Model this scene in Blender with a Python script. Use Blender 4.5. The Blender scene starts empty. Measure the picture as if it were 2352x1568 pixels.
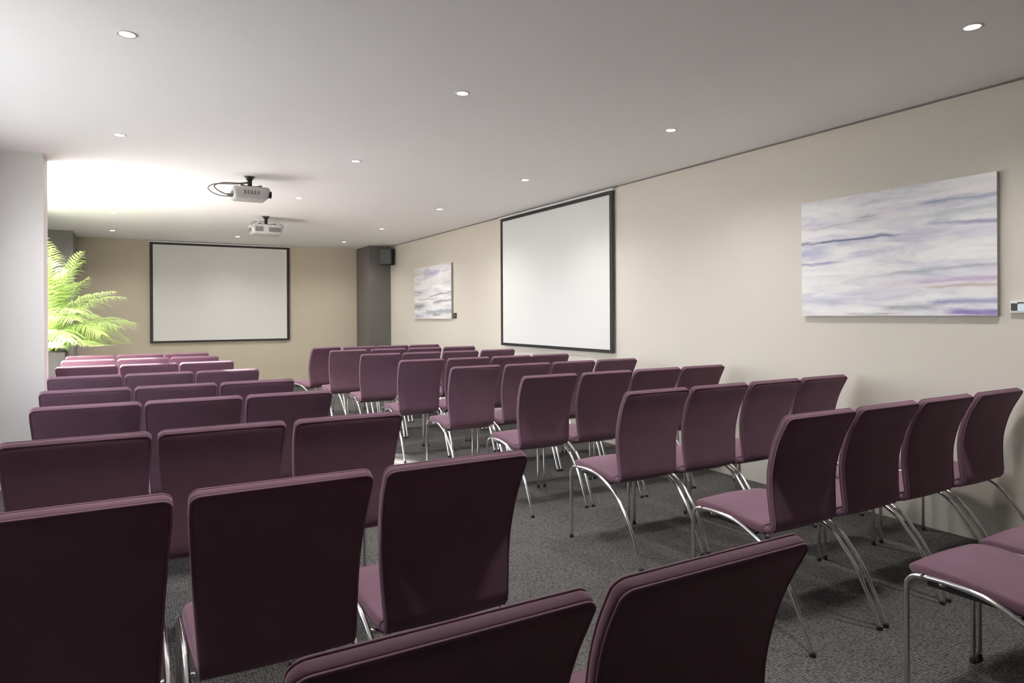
import bpy, bmesh, math, random
from mathutils import Vector, Matrix
R = math.radians
C = bpy.context.scene.collection
SC = bpy.context.scene

# ------------------------------------------------------------------ camera
cam_d = bpy.data.cameras.new('camera'); cam = bpy.data.objects.new('camera', cam_d); C.objects.link(cam)
cam_d.sensor_width = 36; cam_d.lens = 36 * 1537 / 2352; cam_d.shift_y = -62 / 2352
cam_d.clip_start = .02
cam.matrix_world = Matrix.Translation((0, 0, 1.38)) @ Matrix.Rotation(R(-29.82), 4, 'Z') @ Matrix.Rotation(R(90), 4, 'X') @ Matrix.Rotation(R(-.32), 4, 'Z')
SC.camera = cam
# ------------------------------------------------------------------ light and exposure
SC.view_settings.view_transform = 'Standard'; SC.view_settings.look = 'None'
SC.view_settings.gamma = 1; SC.view_settings.use_curve_mapping = False
SC.view_settings.exposure = 1.16
SC.cycles.use_denoising = True
SC.cycles.max_bounces = 10; SC.cycles.diffuse_bounces = 7; SC.cycles.transparent_max_bounces = 12
SC.cycles.sample_clamp_indirect = 8
w = bpy.data.worlds.new('sky'); SC.world = w; w.use_nodes = True
wn = w.node_tree; bgn = wn.nodes['Background']
# hazy sky, brightest at the horizon
wtc = wn.nodes.new('ShaderNodeTexCoord'); wsp = wn.nodes.new('ShaderNodeSeparateXYZ'); wcr = wn.nodes.new('ShaderNodeValToRGB'); ws = wn.nodes.new('ShaderNodeMapRange')
wn.links.new(wtc.outputs['Generated'], wsp.inputs[0]); wn.links.new(wsp.outputs[2], wcr.inputs['Fac']); wn.links.new(wcr.outputs['Color'], bgn.inputs[0])
wcr.color_ramp.elements[0].color = (.96, .98, 1, 1); wcr.color_ramp.elements[1].color = (.62, .80, 1, 1); wcr.color_ramp.elements[1].position = .5
wn.links.new(wsp.outputs[2], ws.inputs['Value']); ws.inputs['From Min'].default_value = .0; ws.inputs['From Max'].default_value = .45
ws.inputs['To Min'].default_value = 6.8; ws.inputs['To Max'].default_value = 1.6; wn.links.new(ws.outputs[0], bgn.inputs[1])
sd = bpy.data.lights.new('sun', 'SUN'); sun = bpy.data.objects.new('sun', sd); C.objects.link(sun)
sd.energy = 46; sd.angle = R(1.2); sd.color = (1, .97, .93)
sdir = Vector((1, -.95, -1.379 * math.tan(R(25.8))))
sun.rotation_euler = sdir.to_track_quat('-Z', 'Y').to_euler(); sun.location = (-8, 12, 8)

H = 2.72; XR = 4.45; XL = -1.15; YB = 13.35; YF = -3.0

# ------------------------------------------------------------------ materials
def mat(name, col, rough=.6, metal=0, bump=None, sheen=0, spec=.5, emit=None, var=None):
    m = bpy.data.materials.new(name); m.use_nodes = True; nt = m.node_tree; b = nt.nodes['Principled BSDF']
    b.inputs['Base Color'].default_value = (*col, 1); b.inputs['Roughness'].default_value = rough
    b.inputs['Metallic'].default_value = metal; b.inputs['Specular IOR Level'].default_value = spec
    if sheen: b.inputs['Sheen Weight'].default_value = sheen; b.inputs['Sheen Roughness'].default_value = .45; b.inputs['Sheen Tint'].default_value = (.9, .6, .75, 1)
    if emit: b.inputs['Emission Color'].default_value = (*emit[0], 1); b.inputs['Emission Strength'].default_value = emit[1]
    tc = nt.nodes.new('ShaderNodeTexCoord')
    if bump:
        n = nt.nodes.new('ShaderNodeTexNoise'); n.inputs['Scale'].default_value = bump[0]; n.inputs['Detail'].default_value = 4
        nt.links.new(tc.outputs['Object'], n.inputs['Vector'])
        bp = nt.nodes.new('ShaderNodeBump'); bp.inputs['Strength'].default_value = bump[1]; bp.inputs['Distance'].default_value = bump[2]
        nt.links.new(n.outputs['Fac'], bp.inputs['Height']); nt.links.new(bp.outputs['Normal'], b.inputs['Normal'])
    if var:
        n = nt.nodes.new('ShaderNodeTexNoise'); n.inputs['Scale'].default_value = var[0]; n.inputs['Detail'].default_value = 5
        nt.links.new(tc.outputs['Object'], n.inputs['Vector'])
        r = nt.nodes.new('ShaderNodeValToRGB')
        r.color_ramp.elements[0].position = .3; r.color_ramp.elements[1].position = .7
        r.color_ramp.elements[0].color = (*[c * (1 - var[1]) for c in col], 1); r.color_ramp.elements[1].color = (*[c * (1 + var[1]) for c in col], 1)
        nt.links.new(n.outputs['Fac'], r.inputs['Fac']); nt.links.new(r.outputs['Color'], b.inputs['Base Color'])
    return m
M = {}
M['wall'] = mat('beige_wall_paint', (.585, .545, .475), .75, bump=(260, .06, .002), var=(1.2, .015))
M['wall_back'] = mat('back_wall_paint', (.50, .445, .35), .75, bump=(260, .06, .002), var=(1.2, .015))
M['white'] = mat('white_plaster', (.66, .65, .635), .7, bump=(200, .05, .002))
M['ceiling'] = mat('ceiling_paint', (.93, .93, .925), .8, bump=(180, .04, .002))
M['pillar'] = mat('dark_grey_paint', (.13, .12, .115), .55, bump=(200, .05, .002), var=(2, .05))
M['pillar_lit'] = mat('lit_grey_paint', (.27, .265, .265), .55, bump=(200, .05, .002), var=(2, .05))  # pillar grey lightened: the daylight on this pillar is put into its colour
M['gap'] = mat('shadow_gap_shade', (.16, .15, .14), .6)  # dark tone stands for the shade inside the slit
M['fabric'] = mat('maroon_fabric', (.135, .070, .097), .82, bump=(900, .35, .0012), sheen=.35, spec=.25, var=(7, .10))
M['piping'] = mat('maroon_piping', (.17, .085, .12), .7, sheen=.3, spec=.3, bump=(900, .2, .001))
M['chrome'] = mat('chrome_tube', (.78, .77, .76), .16, 1, bump=(40, .02, .001))
M['pan'] = mat('black_plastic', (.018, .018, .02), .45, bump=(400, .1, .0005))
M['screen'] = mat('matte_white_screen', (.64, .635, .62), .9, spec=.15, bump=(500, .03, .0005))
M['black'] = mat('black_border', (.02, .018, .017), .55, bump=(300, .05, .0005))
M['case'] = mat('white_metal_case', (.72, .71, .69), .45, bump=(100, .02, .0005))
M['proj'] = mat('projector_shell', (.42, .415, .40), .4, bump=(300, .05, .0005))
M['vent'] = mat('vent_grey', (.16, .15, .145), .5, bump=(300, .1, .0005))
M['mount'] = mat('black_mount', (.022, .02, .018), .4, bump=(200, .05, .0005))
M['cable'] = mat('grey_cable', (.16, .15, .14), .5, bump=(200, .05, .0005))
M['lamp'] = mat('lamp_glow', (1, .96, .9), .5, emit=((1, .93, .82), 9))
M['ring'] = mat('lamp_trim', (.70, .68, .65), .35, bump=(100, .02, .0005))
M['leaf'] = mat('palm_leaf', (.40, .54, .18), .45, var=(6, .3), bump=(60, .1, .001))
M['stem'] = mat('palm_stem', (.30, .36, .08), .5, var=(20, .2))
M['pot'] = mat('grey_planter', (.022, .020, .019), .5, bump=(120, .08, .001))
M['soil'] = mat('potting_soil', (.03, .02, .014), .95, bump=(60, .8, .01))
M['canvas'] = mat('canvas_edge', (.36, .33, .31), .8, bump=(500, .1, .0005))
M['frame'] = mat('window_frame', (.10, .105, .10), .4, bump=(100, .03, .0005))
M['terrace'] = mat('terrace_stone', (.33, .33, .325), .85, bump=(20, .2, .003), var=(3, .08))
M['ext'] = mat('sun_block_render', (.55, .53, .5), .85, bump=(60, .2, .002))  # finish of the added sun-blocking wall
M['display'] = mat('pale_display', (.55, .66, .72), .3, bump=(50, .02, .0003))
# leaf translucency
nt = M['leaf'].node_tree; b = nt.nodes['Principled BSDF']; out = nt.nodes['Material Output']
tr = nt.nodes.new('ShaderNodeBsdfTranslucent'); tr.inputs[0].default_value = (.58, .70, .32, 1)
mx = nt.nodes.new('ShaderNodeMixShader'); mx.inputs[0].default_value = .45
nt.links.new(b.outputs[0], mx.inputs[1]); nt.links.new(tr.outputs[0], mx.inputs[2]); nt.links.new(mx.outputs[0], out.inputs[0])
# glass
g = bpy.data.materials.new('window_glass'); g.use_nodes = True; nt = g.node_tree; nt.nodes.remove(nt.nodes['Principled BSDF'])
ta = nt.nodes.new('ShaderNodeBsdfTransparent'); gl = nt.nodes.new('ShaderNodeBsdfGlossy'); gl.inputs['Roughness'].default_value = .02
mx = nt.nodes.new('ShaderNodeMixShader')
mx.inputs[0].default_value = .06; nt.links.new(ta.outputs[0], mx.inputs[1]); nt.links.new(gl.outputs[0], mx.inputs[2])
nt.links.new(mx.outputs[0], nt.nodes['Material Output'].inputs[0]); M['glass'] = g
# carpet: looped weave of small nubs
m = bpy.data.materials.new('carpet'); m.use_nodes = True; nt = m.node_tree; b = nt.nodes['Principled BSDF']; b.inputs['Roughness'].default_value = .95
b.inputs['Specular IOR Level'].default_value = .15
tc = nt.nodes.new('ShaderNodeTexCoord'); v = nt.nodes.new('ShaderNodeTexVoronoi'); v.inputs['Scale'].default_value = 80; v.inputs['Randomness'].default_value = .45
n2 = nt.nodes.new('ShaderNodeTexNoise'); n2.inputs['Scale'].default_value = 1.3
nt.links.new(tc.outputs['Object'], v.inputs['Vector']); nt.links.new(tc.outputs['Object'], n2.inputs['Vector'])
r = nt.nodes.new('ShaderNodeValToRGB'); r.color_ramp.elements[0].color = (.185, .175, .168, 1); r.color_ramp.elements[1].color = (.045, .043, .042, 1)
r.color_ramp.elements[0].position = .15; r.color_ramp.elements[1].position = .75
nt.links.new(v.outputs['Distance'], r.inputs['Fac'])
mm = nt.nodes.new('ShaderNodeMix'); mm.data_type = 'RGBA'; mm.blend_type = 'MULTIPLY'; mm.inputs[0].default_value = .35
nt.links.new(r.outputs['Color'], mm.inputs[6]); nt.links.new(n2.outputs['Fac'], mm.inputs[7]); nt.links.new(mm.outputs[2], b.inputs['Base Color'])
bp = nt.nodes.new('ShaderNodeBump'); bp.inputs['Strength'].default_value = .6; bp.inputs['Distance'].default_value = .004; bp.invert = True
nt.links.new(v.outputs['Distance'], bp.inputs['Height']); nt.links.new(bp.outputs['Normal'], b.inputs['Normal'])
M['carpet'] = m

# abstract painting: pale streaky ground and individual brush strokes, in the canvas's own plane
def painting_mat(name, strokes, seed):
    m = bpy.data.materials.new(name); m.use_nodes = True; nt = m.node_tree; L = nt.links; b = nt.nodes['Principled BSDF']; b.inputs['Roughness'].default_value = .6
    def math_(op, a, c=None, d=None, clamp=False):
        n = nt.nodes.new('ShaderNodeMath'); n.operation = op; n.use_clamp = clamp
        for i, x in enumerate((a, c, d)):
            if x is None: continue
            if isinstance(x, (int, float)): n.inputs[i].default_value = x
            else: L.new(x, n.inputs[i])
        return n.outputs[0]
    tc = nt.nodes.new('ShaderNodeTexCoord'); sp = nt.nodes.new('ShaderNodeSeparateXYZ'); L.new(tc.outputs['UV'], sp.inputs[0])
    U, V = sp.outputs[0], sp.outputs[1]
    def noise(sx, sy, off, det=5):
        mp = nt.nodes.new('ShaderNodeMapping'); mp.inputs['Scale'].default_value = (sx, sy, 1); mp.inputs['Location'].default_value = (off, off * 1.7, seed)
        L.new(tc.outputs['UV'], mp.inputs[0]); n = nt.nodes.new('ShaderNodeTexNoise'); n.inputs['Scale'].default_value = 1; n.inputs['Detail'].default_value = det
        n.inputs['Distortion'].default_value = .6; n.inputs['Roughness'].default_value = .66
        L.new(mp.outputs[0], n.inputs['Vector']); return n.outputs['Fac']
    base = noise(2.6, 9, 1.0)
    r = nt.nodes.new('ShaderNodeValToRGB'); e = r.color_ramp.elements
    e[0].position = .28; e[0].color = (.40, .42, .52, 1); e[1].position = .72; e[1].color = (.80, .81, .80, 1)
    x = e.new(.42); x.color = (.60, .59, .64, 1); x = e.new(.55); x.color = (.72, .72, .71, 1)
    L.new(base, r.inputs['Fac']); col = r.outputs['Color']
    tint = noise(1.6, 5, 5.0, 2)
    mxn = nt.nodes.new('ShaderNodeMix'); mxn.data_type = 'RGBA'; L.new(math_('MULTIPLY', math_('SUBTRACT', tint, .5), 2.2, clamp=True), mxn.inputs[0])
    L.new(col, mxn.inputs[6]); mxn.inputs[7].default_value = (.78, .68, .70, 1); col = mxn.outputs[2]
    wob = noise(3.5, 1.2, 9.0, 4); edge = noise(5, 40, 3.0, 3)
    for (u0, v0, u1, v1, wd, c, st) in strokes:
        cen = math_('ADD', v0, math_('MULTIPLY', math_('SUBTRACT', U, u0), (v1 - v0) / (u1 - u0)))
        cen = math_('ADD', cen, math_('MULTIPLY', math_('SUBTRACT', wob, .5), .07))
        d = math_('ABSOLUTE', math_('SUBTRACT', V, cen))
        k = math_('SUBTRACT', 1.0, math_('DIVIDE', d, wd))
        k = math_('ADD', k, math_('MULTIPLY', math_('SUBTRACT', edge, .5), 1.6))
        ma = math_('MULTIPLY', math_('SUBTRACT', U, u0), 14.0, clamp=True); mb = math_('MULTIPLY', math_('SUBTRACT', u1, U), 9.0, clamp=True)
        k = math_('MULTIPLY', math_('MULTIPLY', k, ma), mb, clamp=True); k = math_('MULTIPLY', k, st)
        mxn = nt.nodes.new('ShaderNodeMix'); mxn.data_type = 'RGBA'; L.new(k, mxn.inputs[0]); L.new(col, mxn.inputs[6])
        mxn.inputs[7].default_value = (*c, 1); col = mxn.outputs[2]
    L.new(col, b.inputs['Base Color'])
    bp = nt.nodes.new('ShaderNodeBump'); bp.inputs['Strength'].default_value = .15; bp.inputs['Distance'].default_value = .002
    L.new(base, bp.inputs['Height']); L.new(bp.outputs['Normal'], b.inputs['Normal'])
    return m

# ------------------------------------------------------------------ helpers
def obj(name, bm, m, parent=None, smooth=False, loc=None):
    me = bpy.data.meshes.new(name); bm.normal_update(); bm.to_mesh(me); bm.free()
    for mm in (m if isinstance(m, (list, tuple)) else [m]): me.materials.append(mm)
    if smooth:
        for p in me.polygons: p.use_smooth = True
    o = bpy.data.objects.new(name, me); C.objects.link(o)
    if parent: o.parent = parent
    if loc: o.location = loc
    return o
def tag(o, label=None, cat=None, group=None, kind=None):
    if label: o['label'] = label
    if cat: o['category'] = cat
    if group: o['group'] = group
    if kind: o['kind'] = kind
    return o
def empty(name, loc, rz=0):
    o = bpy.data.objects.new(name, None); C.objects.link(o); o.location = loc; o.rotation_euler = (0, 0, rz); o.empty_display_size = .1; return o
def dup(root, loc, rz=0):
    def cp(o, par):
        c = o.copy(); C.objects.link(c)
        if par: c.parent = par
        for ch in list(o.children): cp(ch, c)
        return c
    r = cp(root, None); r.location = loc; r.rotation_euler = (0, 0, rz); return r
def add_box(bm, x0, y0, z0, x1, y1, z1, bevel=0, seg=2):
    b2 = bmesh.new(); bmesh.ops.create_cube(b2, size=1)
    for v in b2.verts: v.co = Vector(((x0 + x1) / 2 + v.co.x * (x1 - x0), (y0 + y1) / 2 + v.co.y * (y1 - y0), (z0 + z1) / 2 + v.co.z * (z1 - z0)))
    if bevel: bmesh.ops.bevel(b2, geom=b2.edges[:], offset=bevel, segments=seg, profile=.5, affect='EDGES')
    me = bpy.data.meshes.new('t'); b2.to_mesh(me); b2.free(); bm.from_mesh(me); bpy.data.meshes.remove(me); return bm
def box(*a, **k): return add_box(bmesh.new(), *a, **k)
def catmull(P, n=6):
    P = [Vector(p) for p in P]; Q = [2 * P[0] - P[1]] + P + [2 * P[-1] - P[-2]]; o = []
    for i in range(1, len(Q) - 2):
        for k in range(n):
            t = k / n; a, b_, c, d = Q[i - 1], Q[i], Q[i + 1], Q[i + 2]
            o.append(.5 * ((2 * b_) + (c - a) * t + (2 * a - 5 * b_ + 4 * c - d) * t * t + (3 * b_ - a - 3 * c + d) * t ** 3))
    o.append(P[-1]); return o
def add_tube(bm, pts, r, seg=10, cap=True, r1=None):
    pts = [Vector(p) for p in pts]; rings = []; up = Vector((.123, .31, .94)).normalized(); n = len(pts)
    T = [(pts[min(i + 1, n - 1)] - pts[max(i - 1, 0)]).normalized() for i in range(n)]
    N = T[0].cross(up).normalized()
    for i in range(n):
        N = (N - T[i] * N.dot(T[i])).normalized(); B = T[i].cross(N)
        rr = r if r1 is None else r + (r1 - r) * i / (n - 1)
        rings.append([bm.verts.new(pts[i] + (N * math.cos(a) + B * math.sin(a)) * rr) for a in (2 * math.pi * k / seg for k in range(seg))])
    for a, b_ in zip(rings, rings[1:]):
        for k in range(seg): bm.faces.new((a[k], a[(k + 1) % seg], b_[(k + 1) % seg], b_[k]))
    if cap: bm.faces.new(rings[0][::-1]); bm.faces.new(rings[-1])
    return bm
def tube(*a, **k): return add_tube(bmesh.new(), *a, **k)
def add_cyl(bm, c, r, z0, z1, seg=20, r1=None):
    return add_tube(bm, [(c[0], c[1], z0), (c[0], c[1], z1)], r, seg, True, r1)
def lathe(prof, seg=32):
    bm = bmesh.new(); rings = [[bm.verts.new((r * math.cos(2 * math.pi * k / seg), r * math.sin(2 * math.pi * k / seg), z)) for k in range(seg)] for r, z in prof]
    for a, b_ in zip(rings, rings[1:]):
        for k in range(seg): bm.faces.new((a[k], a[(k + 1) % seg], b_[(k + 1) % seg], b_[k]))
    return bm

# ------------------------------------------------------------------ room shell
def struct(name, bm, m): return tag(obj(name, bm, m), kind='structure')
struct('floor', box(XL, YF, -.12, XR, YB, 0), M['carpet'])
struct('ceiling', box(XL - .3, YF, H, XR, YB, H + .2), M['ceiling'])
struct('wall_right', box(XR, YF, -.12, XR + .2, YB, H + .2), M['wall'])
struct('wall_back', box(XL - .3, YB, -.12, XR + .2, YB + .2, H + .2), M['wall_back'])
struct('wall_front', box(XL - .3, YF - .2, -.12, XR + .2, YF, H + .2), M['wall'])
struct('shade_strip_1', box(XR - .012, YF, H - .011, XR, 12.5, H), M['gap'])  # solid strip coloured dark as the shaded slit between wall and ceiling
WIN = [(2.9, 5.9, .85), (7.0, 9.9, .06)]; ZT = 2.50
bm = bmesh.new(); ys = [YF] + [y for p in WIN for y in p[:2]] + [YB]
for i in range(0, len(ys), 2): add_box(bm, XL - .3, ys[i], -.12, XL, ys[i + 1], H)
for y0, y1, ZS in WIN: add_box(bm, XL - .3, y0, ZT, XL, y1, H); add_box(bm, XL - .3, y0, -.12, XL, y1, ZS)
struct('wall_left', bm, M['white'])
for i, (y0, y1, ZS) in enumerate(WIN):
    bm = bmesh.new(); f = .05; X = XL - .2
    add_box(bm, X, y0, ZS, X + .07, y0 + f, ZT); add_box(bm, X, y1 - f, ZS, X + .07, y1, ZT)
    add_box(bm, X, y0 + f, ZT - f, X + .07, y1 - f, ZT); add_box(bm, X, y0 + f, ZS, X + .07, y1 - f, ZS + f)
    k = max(1, round((y1 - y0) / 1.5))
    for j in range(1, k): ym = y0 + (y1 - y0) * j / k; add_box(bm, X, ym - .025, ZS + f, X + .07, ym + .025, ZT - f)
    wo = struct('window_%d' % (i + 1), bm, M['frame'])
    obj('window_pane', box(X + .03, y0 + f, ZS + f, X + .036, y1 - f, ZT - f), M['glass'], wo)
struct('pillar', box(XL, 6.66, 0, -.60, 6.98, H), M['white'])
struct('pillar', box(XL, 12.42, 0, -.745, YB, H), M['pillar_lit'])  # lit version of the pillar grey
struct('pillar', box(4.02, 12.52, 0, XR, YB, H), M['pillar'])
struct('sun_block_wall', box(XL - 4.5, 6.62, -.3, XL - .3, 6.9, 5.2), M['ext'])  # unseen wall added to keep direct sun out of the nearer window
struct('terrace', box(-70, -30, -.32, XL - .3, 60, -.12), M['terrace'])

# ------------------------------------------------------------------ chair
def pad(path, wfun, th, r_end0=.02, r_end1=.02, crown=.0, close0=True, close1=True):
    """upholstered pad swept along a path in the y-z plane: rounded rect cross-section, ends rounded in plan"""
    P = catmull([(0, a, b_) for a, b_ in path], 5); n = len(P)
    L = [0]
    for i in range(1, n): L.append(L[-1] + (P[i] - P[i - 1]).length)
    tot = L[-1]; bm = bmesh.new(); rings = []
    def at(s):
        s = min(max(s, 0), tot)
        for i in range(1, n):
            if L[i] >= s - 1e-9:
                t = (s - L[i - 1]) / (L[i] - L[i - 1]); return P[i - 1].lerp(P[i], t), (P[i] - P[i - 1]).normalized()
    S = []
    if close0: S += [(r_end0 * (1 - math.cos(a)), r_end0 * (1 - math.sin(a)), math.sin(a)) for a in (R(x) for x in (4, 22, 45, 68, 90))]
    else: S += [(0, 0, 1)]
    k = 24; s0, s1 = S[-1][0], tot - (r_end1 if close1 else 0)
    S += [(s0 + (s1 - s0) * j / k, 0, 1) for j in range(1, k)]
    if close1: S += [(tot - r_end1 * (1 - math.cos(a)), r_end1 * (1 - math.sin(a)), math.sin(a)) for a in (R(x) for x in (90, 68, 45, 22, 4))]
    else: S += [(tot, 0, 1)]
    for s, dw, sh in S:
        c, T = at(s); N = Vector((0, -T.z, T.y))
        hw = wfun(s / tot) / 2 - dw; ht = th / 2 * (.45 + .55 * (sh if dw > .0045 or sh > .99 or (r_end0 if s < tot / 2 else r_end1) > .01 else 1)); rc = min(ht * .8, .014)
        pts = []
        for cx, cy, a0 in ((1, 1, 0), (-1, 1, 90), (-1, -1, 180), (1, -1, 270)):
            for da in (0, 30, 60, 90):
                a = R(a0 + da); pts.append((cx * (hw - rc) + rc * math.cos(a), cy * (ht - rc) + rc * math.sin(a)))
        full = []
        for i, p in enumerate(pts):
            full.append(p)
            if i % 4 == 3 and i // 4 in (0, 2):
                q = pts[(i + 1) % 16]
                for t in (.25, .5, .75): full.append((p[0] + (q[0] - p[0]) * t, p[1] + math.copysign(crown * math.sin(math.pi * t) * sh, p[1])))
        rings.append([bm.verts.new(c + Vector((x, 0, 0)) + N * y) for x, y in full])
    m_ = len(rings[0])
    for a, b_ in zip(rings, rings[1:]):
        for q in range(m_): bm.faces.new((a[q], b_[q], b_[(q + 1) % m_], a[(q + 1) % m_]))
    bm.faces.new(rings[0]); bm.faces.new(rings[-1][::-1])
    bmesh.ops.recalc_face_normals(bm, faces=bm.faces[:])
    return bm, at, tot
def wback(t): return .467 - .060 * min(1, max(0, (t - .12) / .85)) ** 1.1
def make_chair():
    t = empty('conference_chair', (0, 0, 0))
    # rear surface measured; centre line is 2 cm in front of it
    bp_ = [(-.284, .946), (-.223, .827), (-.189, .710), (-.181, .620), (-.187, .51), (-.190, .466), (-.172, .440), (-.135, .434)]
    bm, at, tot = pad(bp_, wback, .031, .026, .004, .004)
    bk = obj('backrest', bm, M['fabric'], t, True)
    bm = bmesh.new()
    for side in (1, -1):
        pts = []
        ss = [tot * .93 * (1 - j / 22) for j in range(22)]
        def pt(s, sx, dw):
            c, T = at(s); N = Vector((0, -T.z, T.y)); return c + N * side * .0135 + Vector((sx * (wback(s / tot) / 2 - .004 - dw), 0, 0))
        pts = [pt(s, -1, 0) for s in ss if s > .024]
        pts += [pt(.022 * (1 - math.sin(a)) + .003, -1, .024 * (1 - math.cos(a))) for a in (R(x) for x in (20, 45, 70, 90))]
        pts += [pt(.003, x, .024) for x in (-.6, -.3, 0, .3, .6)]
        q = [pt(.022 * (1 - math.sin(a)) + .003, 1, .024 * (1 - math.cos(a))) for a in (R(x) for x in (90, 70, 45, 20))]
        pts += q + [pt(s, 1, 0) for s in ss[::-1] if s > .024]
        add_tube(bm, pts, .0032, 6)
    obj('piping', bm, M['piping'], bk, True)
    sp_ = [(-.139, .434), (-.07, .440), (.03, .452), (.13, .462), (.20, .463), (.245, .454), (.268, .438)]
    bm, at2, tot2 = pad(sp_, lambda s: .408 + .034 * math.sin(math.pi * min(1, s * .62)) - .05 * max(0, (s - .7) / .3) ** 2, .044, .004, .03, .006)
    obj('seat', bm, M['fabric'], t, True)
    obj('seat_pan', box(-.185, -.12, .405, .185, .21, .432, bevel=.006), M['pan'], t)
    for sx in (-1, 1):
        x = sx * .2265
        p = [(x, .257, .012), (x, .257, .20), (x, .257, .385), (x, .252, .42), (x, .232, .442), (x, .20, .450)]
        l = obj('leg', tube(catmull(p, 5), .0092, 12), M['chrome'], t, True)
        obj('glide', add_cyl(bmesh.new(), (x, .257), .0125, 0, .016, 14), M['pan'], l)
        p = [(x, .201, .450), (x, .11, .4535), (x, .0, .444), (x, -.085, .413), (x, -.175, .364), (x, -.234, .303), (x, -.286, .236), (x, -.335, .142), (x, -.376, .05), (x, -.392, .012)]
        l = obj('leg', tube(catmull(p, 5), .0092, 12), M['chrome'], t, True)
        obj('glide', add_cyl(bmesh.new(), (x, -.394), .0125, 0, .016, 14), M['pan'], l)
    for y, z in ((-.085, .412), (.14, .445)):
        obj('crossbar', tube([(-.2265, y, z - .004), (-.19, y, z - .014), (.19, y, z - .014), (.2265, y, z - .004)], .008, 10), M['chrome'], t, True)
    return t
LEFT = [(.83, [.168, .678]), (1.80, [-.372, .128, .63]), (2.82, [-.39, .095, .595]), (3.85, [-.408, .072, .555]), (4.68, [-.45, .033, .517]),
        (5.75, [-.505, -.025, .46]), (6.90, [-.545, -.065, .415]), (7.87, [-.575, -.095, .385]), (8.70, [-.595, -.115, .365])]
RIGHT = [(.83, [2.42, 2.92]), (1.83, [2.372, 2.872, 3.376, 3.905]), (2.86, [2.37, 2.87, 3.37, 3.86]), (3.97, [2.37, 2.88, 3.38, 3.87]),
         (5.00, [2.30, 2.81, 3.30, 3.80]), (6.02, [2.23, 2.73, 3.23, 3.71]), (7.20, [2.22, 2.71, 3.205, 3.71]), (8.20, [2.14, 2.66, 3.16, 3.66]), (9.05, [1.98, 2.54, 3.02, 3.50])]
ORD = ['nearest', 'second nearest', 'third nearest', 'fourth nearest', 'fifth nearest', 'fourth farthest', 'third farthest', 'second farthest', 'farthest']
proto = make_chair(); first = True
random.seed(4)
for rows, block in ((LEFT, 'left'), (RIGHT, 'right')):
    for ri, (Y, xs) in enumerate(rows):
        for ci, x in enumerate(xs):
            o = proto if first else dup(proto, (0, 0, 0)); first = False
            rz = 0 if ri < 3 else R(random.uniform(-.2, .2))
            if block == 'right' and ri == 8 and ci == 0: rz = R(24)
            o.location = (x + .231, Y + .299, 0); o.rotation_euler = (0, 0, rz)
            if block == 'left':
                pos = (['middle seat', 'aisle-end seat'] if len(xs) == 2 else ['window-end seat', 'middle seat', 'aisle-end seat'])[ci]
            else: pos = ['aisle-end seat', 'second seat from the aisle', 'third seat from the aisle', 'wall-end seat'][ci]
            look = 'dark maroon chair' if ri < 5 else 'pinkish daylit maroon chair'
            if block == 'right' and ri == 0: look = 'maroon chair showing only its seat'; pos = ['aisle-end one', 'second from the aisle'][ci]
            if block == 'left' and ri == 0: look = 'maroon chair seen from above, cut by the picture edge'; pos = ['left one', 'right one'][ci]
            if block == 'left' and ri == 0: lab = '%s, %s of the nearest row' % (look, pos)
            elif block == 'right' and ri == 8 and ci == 0: lab = 'pinkish chair turned toward the windows, aisle end of the farthest right row'
            else: lab = '%s, %s, %s row of the %s block' % (look, pos, ORD[ri], block)
            tag(o, lab, 'chair', 'chairs in the %s block' % block)

# ------------------------------------------------------------------ downlights
dl = empty('ceiling_downlight', (0, 0, H))
obj('trim_ring', lathe([(.034, .018), (.033, .0), (.034, -.003), (.043, -.004), (.046, 0)]), M['ring'], dl, True)
obj('lamp', add_cyl(bmesh.new(), (0, 0), .0335, -.001, .0, 28), M['lamp'], dl)
sp = bpy.data.lights.new('downlight_beam', 'SPOT'); sp.energy = 54; sp.color = (1, .975, .94); sp.spot_size = R(150); sp.spot_blend = 1; sp.shadow_soft_size = .12
so = bpy.data.objects.new('beam', sp); C.objects.link(so); so.parent = dl; so.location = (0, 0, -.02)
cols = [('window-side', -.10), ('middle', 1.67), ('wall-side', 3.44)]; rws = [1.65, 3.66, 5.72, 7.82, 10.03, 12.12]
onames = ['nearest', 'second nearest', 'third nearest', 'third farthest', 'second farthest', 'farthest']
XL_ = {3.66: -.0, 5.72: -.05, 7.82: -.1, 10.03: -.16, 12.12: -.21}
XM_ = {3.66: 1.76, 5.72: 1.72, 7.82: 1.69, 10.03: 1.61, 12.12: 1.61}
n = 0
for cname, cx in cols:
    for k, y in enumerate(rws):
        if k == 0 and cname != 'wall-side': continue
        x = XL_[y] if cname == 'window-side' else XM_[y] if cname == 'middle' else 3.45 - .006 * k
        o = dl if n == 0 else dup(dl, (0, 0, 0)); n += 1; o.location = (x, y, H)
        kk = k - (0 if cname == 'wall-side' else 1)
        nm = ['nearest', 'second', 'third', 'fourth', 'fifth', 'sixth'][kk]
        tag(o, 'round recessed ceiling downlight, %s in the %s line counted from the camera' % (nm, cname), 'ceiling light', 'recessed ceiling downlights')

for x, y, wd in ((-.02, 1.62, 'over the left chairs just above the top picture edge'), (1.74, 1.62, 'over the aisle just above the top picture edge')):
    o = dup(dl, (x, y, H)); tag(o, 'round recessed ceiling downlight %s' % wd, 'ceiling light', 'recessed ceiling downlights')

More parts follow.
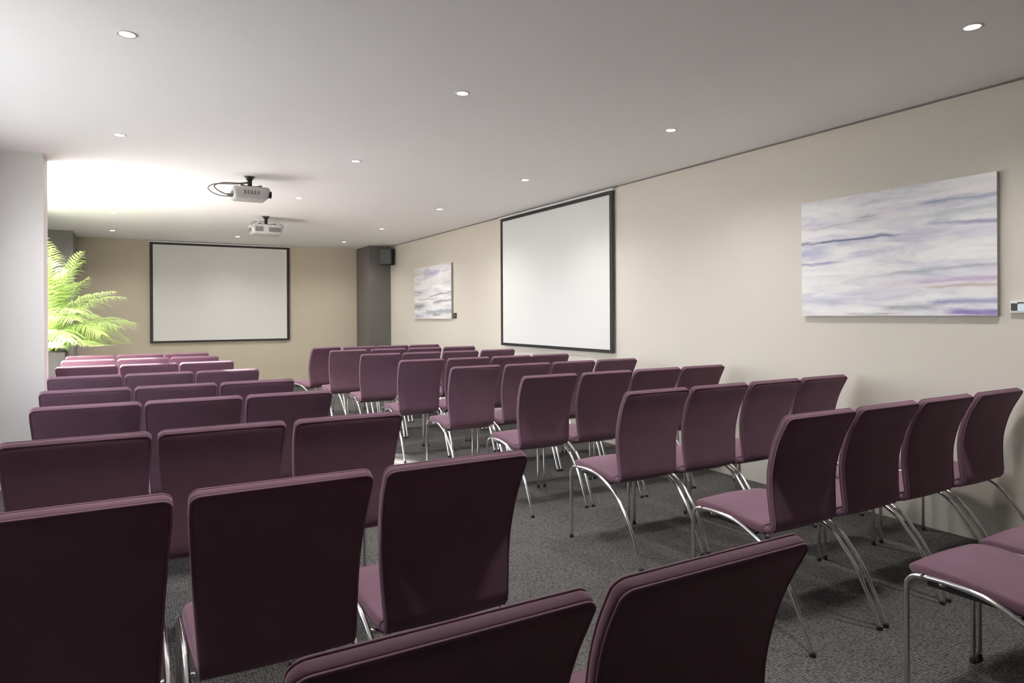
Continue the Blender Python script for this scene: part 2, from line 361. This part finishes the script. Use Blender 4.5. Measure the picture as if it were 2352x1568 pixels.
# ------------------------------------------------------------------ projection screens
def screen(name_label, w_, h_, loc, rz, bw=.05):
    t = empty('projection_screen', loc, rz)   # local x along the wall, -y faces the room, z=0 bottom
    bm = bmesh.new(); d = .012
    for a in ((-w_ / 2, 0, -w_ / 2 + bw, h_), (w_ / 2 - bw, 0, w_ / 2, h_), (-w_ / 2 + bw, 0, w_ / 2 - bw, bw * .7), (-w_ / 2 + bw, h_ - bw * .75, w_ / 2 - bw, h_)):
        add_box(bm, a[0], -d - .028, a[1], a[2], -.028, a[3])
    obj('border', bm, M['black'], t)
    obj('screen_surface', box(-w_ / 2 + bw * .5, -.034, bw * .4, w_ / 2 - bw * .5, -.022, h_ - bw * .4), M['screen'], t)
    obj('housing', box(-w_ / 2 - .03, -.06, h_, w_ / 2 + .03, 0, h_ + .02, bevel=.004), M['case'], t)
    obj('backing', box(-w_ / 2 + .03, -.022, .03, w_ / 2 - .03, 0, h_), M['case'], t)
    tag(t, name_label, 'projection screen', 'projection screens'); return t
screen('large white projection screen with black border on the right side wall', 2.43, 1.71, (XR - .002, 6.78, .965), R(-90))
screen('white projection screen with black border on the far back wall', 2.37, 1.775, (1.51, YB - .002, .912), 0)
s = SC.collection

# ------------------------------------------------------------------ paintings
def canvas(label, w_, h_, loc, rz, m, th=.035):
    t = empty('canvas_painting', loc, rz)
    obj('canvas', box(-w_ / 2, -th, 0, w_ / 2, 0, h_, bevel=.002), M['canvas'], t)
    bm = bmesh.new(); uv = bm.loops.layers.uv.new('UVMap')
    nx = 2; vs = [bm.verts.new(p) for p in ((-w_ / 2, -th - .0015, 0), (w_ / 2, -th - .0015, 0), (w_ / 2, -th - .0015, h_), (-w_ / 2, -th - .0015, h_))]
    vb = [bm.verts.new((v_.co.x, -th + .0005, v_.co.z)) for v_ in vs]
    f = bm.faces.new(vs); fs = [f]
    for i in range(4): fs.append(bm.faces.new((vs[i], vb[i], vb[(i + 1) % 4], vs[(i + 1) % 4])))
    for f in fs:
        for lp in f.loops: lp[uv].uv = (lp.vert.co.x / w_ + .5, 1 - lp.vert.co.z / h_)
    bmesh.ops.recalc_face_normals(bm, faces=bm.faces[:])
    obj('painted_face', bm, m, t); tag(t, label, 'painting', 'abstract paintings'); return t
big = [(-.1, .37, .62, .36, .020, (.13, .15, .27), .95), (-.05, .40, .5, .385, .02, (.42, .38, .55), .6), (.63, .145, 1.15, .165, .028, (.22, .26, .40), .85), (.68, .26, 1.15, .225, .05, (.36, .40, .47), .6),
       (.66, .30, 1.15, .36, .024, (.24, .22, .42), .8), (-.1, .46, .22, .45, .07, (.30, .31, .50), .7), (-.1, .55, .28, .545, .02, (.22, .20, .40), .8),
       (.28, .49, .52, .48, .028, (.34, .25, .48), .75), (.55, .36, 1.1, .42, .06, (.45, .42, .55), .6), (.48, .665, 1.1, .64, .018, (.33, .37, .40), .7),
       (.62, .745, 1.15, .735, .03, (.46, .33, .50), .8), (.66, .785, 1.15, .78, .02, (.42, .31, .30), .7), (.68, .905, 1.15, .885, .03, (.20, .20, .42), .85),
       (.76, .975, 1.15, .965, .03, (.22, .15, .42), .9), (.45, .945, .8, .925, .035, (.24, .25, .29), .75), (-.1, .87, .35, .86, .06, (.38, .37, .50), .6), (.25, .98, .6, .985, .02, (.25, .27, .25), .7),
       (.3, .10, .55, .06, .03, (.40, .42, .48), .6), (.32, .205, .5, .19, .012, (.28, .28, .28), .8), (.0, .25, .5, .22, .02, (.42, .42, .42), .5)]
small = [(-.1, .15, .5, .05, .05, (.35, .36, .40), .6), (.25, .13, .75, .14, .07, (.33, .33, .48), .7), (-.1, .45, .3, .5, .03, (.28, .26, .24), .7), (.4, .58, 1.1, .5, .03, (.20, .19, .24), .75),
         (-.1, .78, .35, .75, .08, (.14, .13, .12), .8), (.5, .70, 1.1, .66, .035, (.17, .17, .22), .75), (.3, .88, 1.1, .86, .06, (.22, .27, .33), .8), (.0, .95, .3, .95, .04, (.3, .27, .38), .6),
         (.1, .63, .7, .62, .02, (.22, .2, .2), .6), (.75, .3, 1.1, .3, .2, (.40, .46, .46), .4), (.5, .93, .8, .92, .04, (.1, .12, .14), .7)]
canvas('wide abstract painting in white, blue and lavender strokes, nearest on the right wall', 1.31, .845, (XR - .002, 2.64, 1.357), R(-90), painting_mat('sea_strokes_large', big, 3))
canvas('abstract painting in pale grey strokes, far end of the right wall near the corner pillar', 1.56, .885, (XR - .002, 10.40, 1.318), R(-90), painting_mat('sea_strokes_far', small, 11))

# wall plates
t = empty('wall_control_panel', (XR, 1.80, 1.372))
obj('housing', box(-.03, -.13, 0, 0, .125, .07, bevel=.004), M['case'], t)
obj('display', box(-.033, -.12, .010, -.029, .085, .050), M['display'], t)
bm = bmesh.new(); add_box(bm, -.034, .085, .014, -.029, .118, .056); add_box(bm, -.034, -.13, .056, -.029, .085, .063); obj('button', bm, M['pan'], t)
tag(t, 'small wall control panel with pale display at the right picture edge', 'control panel')
t = empty('wall_switch', (XR, 9.55, 1.325))
obj('plate', box(-.012, -.05, 0, 0, .05, .085, bevel=.003), M['pan'], t); obj('rocker', box(-.017, -.02, .02, -.011, .02, .065, bevel=.002), M['vent'], t)
tag(t, 'small black wall switch beside the far painting', 'switch')

# ------------------------------------------------------------------ speaker in the back corner
t = empty('wall_speaker', (4.30, 12.30, 2.34))
t.rotation_euler = (0, 0, R(-38))
bm = bmesh.new()
prof = [(-.13, -.10), (.13, -.10), (.10, .11), (-.10, .11)]
vs0 = [bm.verts.new((x, y, 0)) for x, y in prof]; vs1 = [bm.verts.new((x, y, .31)) for x, y in prof]
bm.faces.new(vs0[::-1]); bm.faces.new(vs1)
for i in range(4): bm.faces.new((vs0[i], vs0[(i + 1) % 4], vs1[(i + 1) % 4], vs1[i]))
bmesh.ops.bevel(bm, geom=bm.edges[:], offset=.012, segments=3, profile=.5, affect='EDGES')
bd = obj('cabinet', bm, M['black'], t)
obj('grille', box(-.115, -.112, .015, .115, -.098, .295, bevel=.006), M['pan'], t)
obj('bracket', box(-.02, .10, .12, .02, .22, .17), M['mount'], t)
tag(t, 'black box loudspeaker high on the dark corner pillar', 'speaker')

# ------------------------------------------------------------------ projectors
def projector(loc, rz, w_, d_, h_, drop, label, loops):
    t = empty('ceiling_projector', loc, rz)     # origin on the ceiling; lens towards +y
    zt = -drop; zb = -drop - h_
    bm = box(-w_ / 2, -d_ / 2, zb, w_ / 2, d_ / 2, zt, bevel=.028, seg=5)
    for v_ in bm.verts:
        if v_.co.z < zb + h_ * .5: v_.co.x *= .90; v_.co.y *= .93
    bd = obj('body', bm, M['proj'], t, True)
    lens = tube([(w_ * .2, d_ / 2 - .02, (zt + zb) / 2), (w_ * .2, d_ / 2 + .022, (zt + zb) / 2)], .034, 24); obj('lens', lens, M['pan'], bd, True)
    bm = bmesh.new()
    for k in range(6): add_box(bm, -w_ / 2 + .05 + k * .017, -d_ / 2 + .001, zb + .035, -w_ / 2 + .063 + k * .017, -d_ / 2 + .012, zt - .022)
    obj('vent', bm, M['vent'], bd)
    obj('port_panel', box(.01, -d_ / 2 - .001, zb + .035, w_ / 2 - .045, -d_ / 2 + .012, zt - .045, bevel=.003), M['vent'], bd)
    for sx in (-1, 1):
        bm = bmesh.new()
        for k in range(5): add_box(bm, sx * (w_ / 2 - .006) - .003, -.07 + k * .03, zb + .04, sx * (w_ / 2 - .006) + .003, -.055 + k * .03, zt - .03)
        obj('vent', bm, M['vent'], bd)
    bm = bmesh.new(); add_tube(bm, [(0, 0, 0), (0, 0, -.012), (0, 0, -.035)], .052, 20, True, .024); add_tube(bm, [(0, 0, -.03), (0, 0, -drop + .012)], .021, 16)
    add_box(bm, -.07, -.05, zt - .002, .07, .05, zt + .014, bevel=.004)
    for a, c_ in ((-.11, -.09), (.11, -.09), (-.11, .09), (.11, .09)): add_tube(bm, [(a * .4, c_ * .4, zt + .008), (a, c_, zt + .010), (a, c_, zt - .004)], .008, 8)
    obj('ceiling_mount', bm, M['mount'], t, True)
    for p, r_ in loops: obj('cable', tube(catmull(p, 7), r_, 8), M['cable'], t, True)
    tag(t, label, 'projector', 'ceiling projectors'); return t
# lens of this one looks at the side-wall screen; local y -> world +x, local -x ... world: y_local=(cos,sin) rotation -90
projector((1.02, 6.85, H), R(-90), .30, .33, .115, .112, 'white ceiling projector with looped cables, the nearer one, aimed at the side screen',
          [([(.02, -.02, -.06), (.03, -.10, -.075), (.04, -.24, -.085), (.04, -.315, -.115), (.04, -.30, -.15), (.04, -.25, -.178), (.04, -.20, -.192), (.04, -.15, -.193)], .0055),
           ([(-.02, -.02, -.06), (-.02, -.14, -.078), (-.02, -.30, -.09), (-.02, -.365, -.13), (-.02, -.335, -.17), (-.02, -.26, -.196), (-.02, -.15, -.199)], .0045),
           ([(.04, -.205, -.192), (.04, -.15, -.192)], .011)])
projector((1.62, 9.50, H), 0, .42, .32, .135, .115, 'white ceiling projector with rear ports, the farther one, aimed at the back screen',
          [([(.0, -.02, -.07), (.10, -.16, -.09), (.16, -.19, -.12), (.17, -.18, -.16), (.12, -.15, -.18)], .004),
           ([(-.02, .0, -.07), (-.16, -.10, -.09), (-.215, -.15, -.13), (-.19, -.16, -.17)], .004)])

# ------------------------------------------------------------------ potted palm
random.seed(7)
pr = empty('potted_palm', (-.815, 9.38, 0))
obj('planter', box(-.19, -.19, 0, .19, .19, .98, bevel=.008), M['pot'], pr)
obj('soil', box(-.17, -.17, .94, .17, .17, .99, bevel=.004), M['soil'], pr)
def lim(v):
    if v.z < 1.06 and (v.x > .2 or v.y < -.2): v = Vector((v.x, v.y, 1.06 - (1.06 - v.z) * .08))
    return v if v.x > -.24 else Vector((-.24 + (v.x + .24) * .12, v.y, v.z))
def frond(az, el, L, droop, base, lw=.2):
    bm = bmesh.new(); d = Vector((math.cos(az), math.sin(az), 0)); pts = []; p = Vector(base); e = el; n = 16
    for i in range(n + 1):
        pts.append(lim(p)); p = p + (d * math.cos(e) + Vector((0, 0, 1)) * math.sin(e)) * (L / n); e -= droop / n * (.4 + 1.4 * i / n)
    add_tube(bm, pts, .006, 6, True, .0015)
    side = Vector((-d.y, d.x, 0))
    for i in range(5, int(n * 2.2) + 1):
        t_ = i / (n * 2.2)
        if t_ < .28: continue
        q = t_ * n; k = min(int(q), n - 1); c = pts[k].lerp(pts[k + 1], q - k); T = (pts[k + 1] - pts[k]).normalized(); U_ = side.cross(T).normalized()
        ll = lw * math.sin(math.pi * (.18 + .78 * (t_ - .28) / .72)) ** .7 * random.uniform(.85, 1.15) * 1.5
        for sgn in (-1, 1):
            dr = (side * sgn * .75 + T * .75 + U_ * random.uniform(.1, .4) * (-1 if U_.z < 0 else 1)).normalized()
            wv = T.cross(dr).normalized().cross(dr) * .0075 * random.uniform(1.0, 1.5)
            a = c; prev = None
            for s_ in range(5):
                f = s_ / 4; cc = a + dr * ll * f + Vector((0, 0, -1)) * ll * .55 * f * f
                ww = wv * (.55 + 1.8 * f if f < .3 else 1.25 * (1 - f) + .08)
                cur = (bm.verts.new(lim(cc - ww)), bm.verts.new(lim(cc + ww)))
                if prev: bm.faces.new((prev[0], prev[1], cur[1], cur[0]))
                prev = cur
    return bm
for i in range(64):
    az = i * 2.399 + random.uniform(-.2, .2)
    el = R(random.uniform(22, 89)); L = random.uniform(1.1, 1.45) if el > R(80) else random.uniform(.95, 1.15) if el > R(62) else random.uniform(.8, 1.0)
    dx = math.cos(az)
    if dx < -.1: el = max(el, R(78)); L = random.uniform(.7, 1.5)
    base = (random.uniform(-.07, .07), random.uniform(-.07, .07), .97)
    obj('frond', frond(az, el, L, R(random.uniform(20, 45) if el > R(74) else random.uniform(65, 105)), base, .19), M['leaf'], pr, True)
for i in range(7):
    a = random.uniform(0, 6.28); x, y = .09 * math.cos(a), .09 * math.sin(a)
    obj('stem', tube(catmull([(x, y, .97), (x * 1.2, y * 1.2, 1.15), (x * 1.7, y * 1.7, 1.35)], 4), .012, 8, True, .007), M['stem'], pr, True)
tag(pr, 'bright green feathery palm in a tall grey planter beside the windows', 'plant')
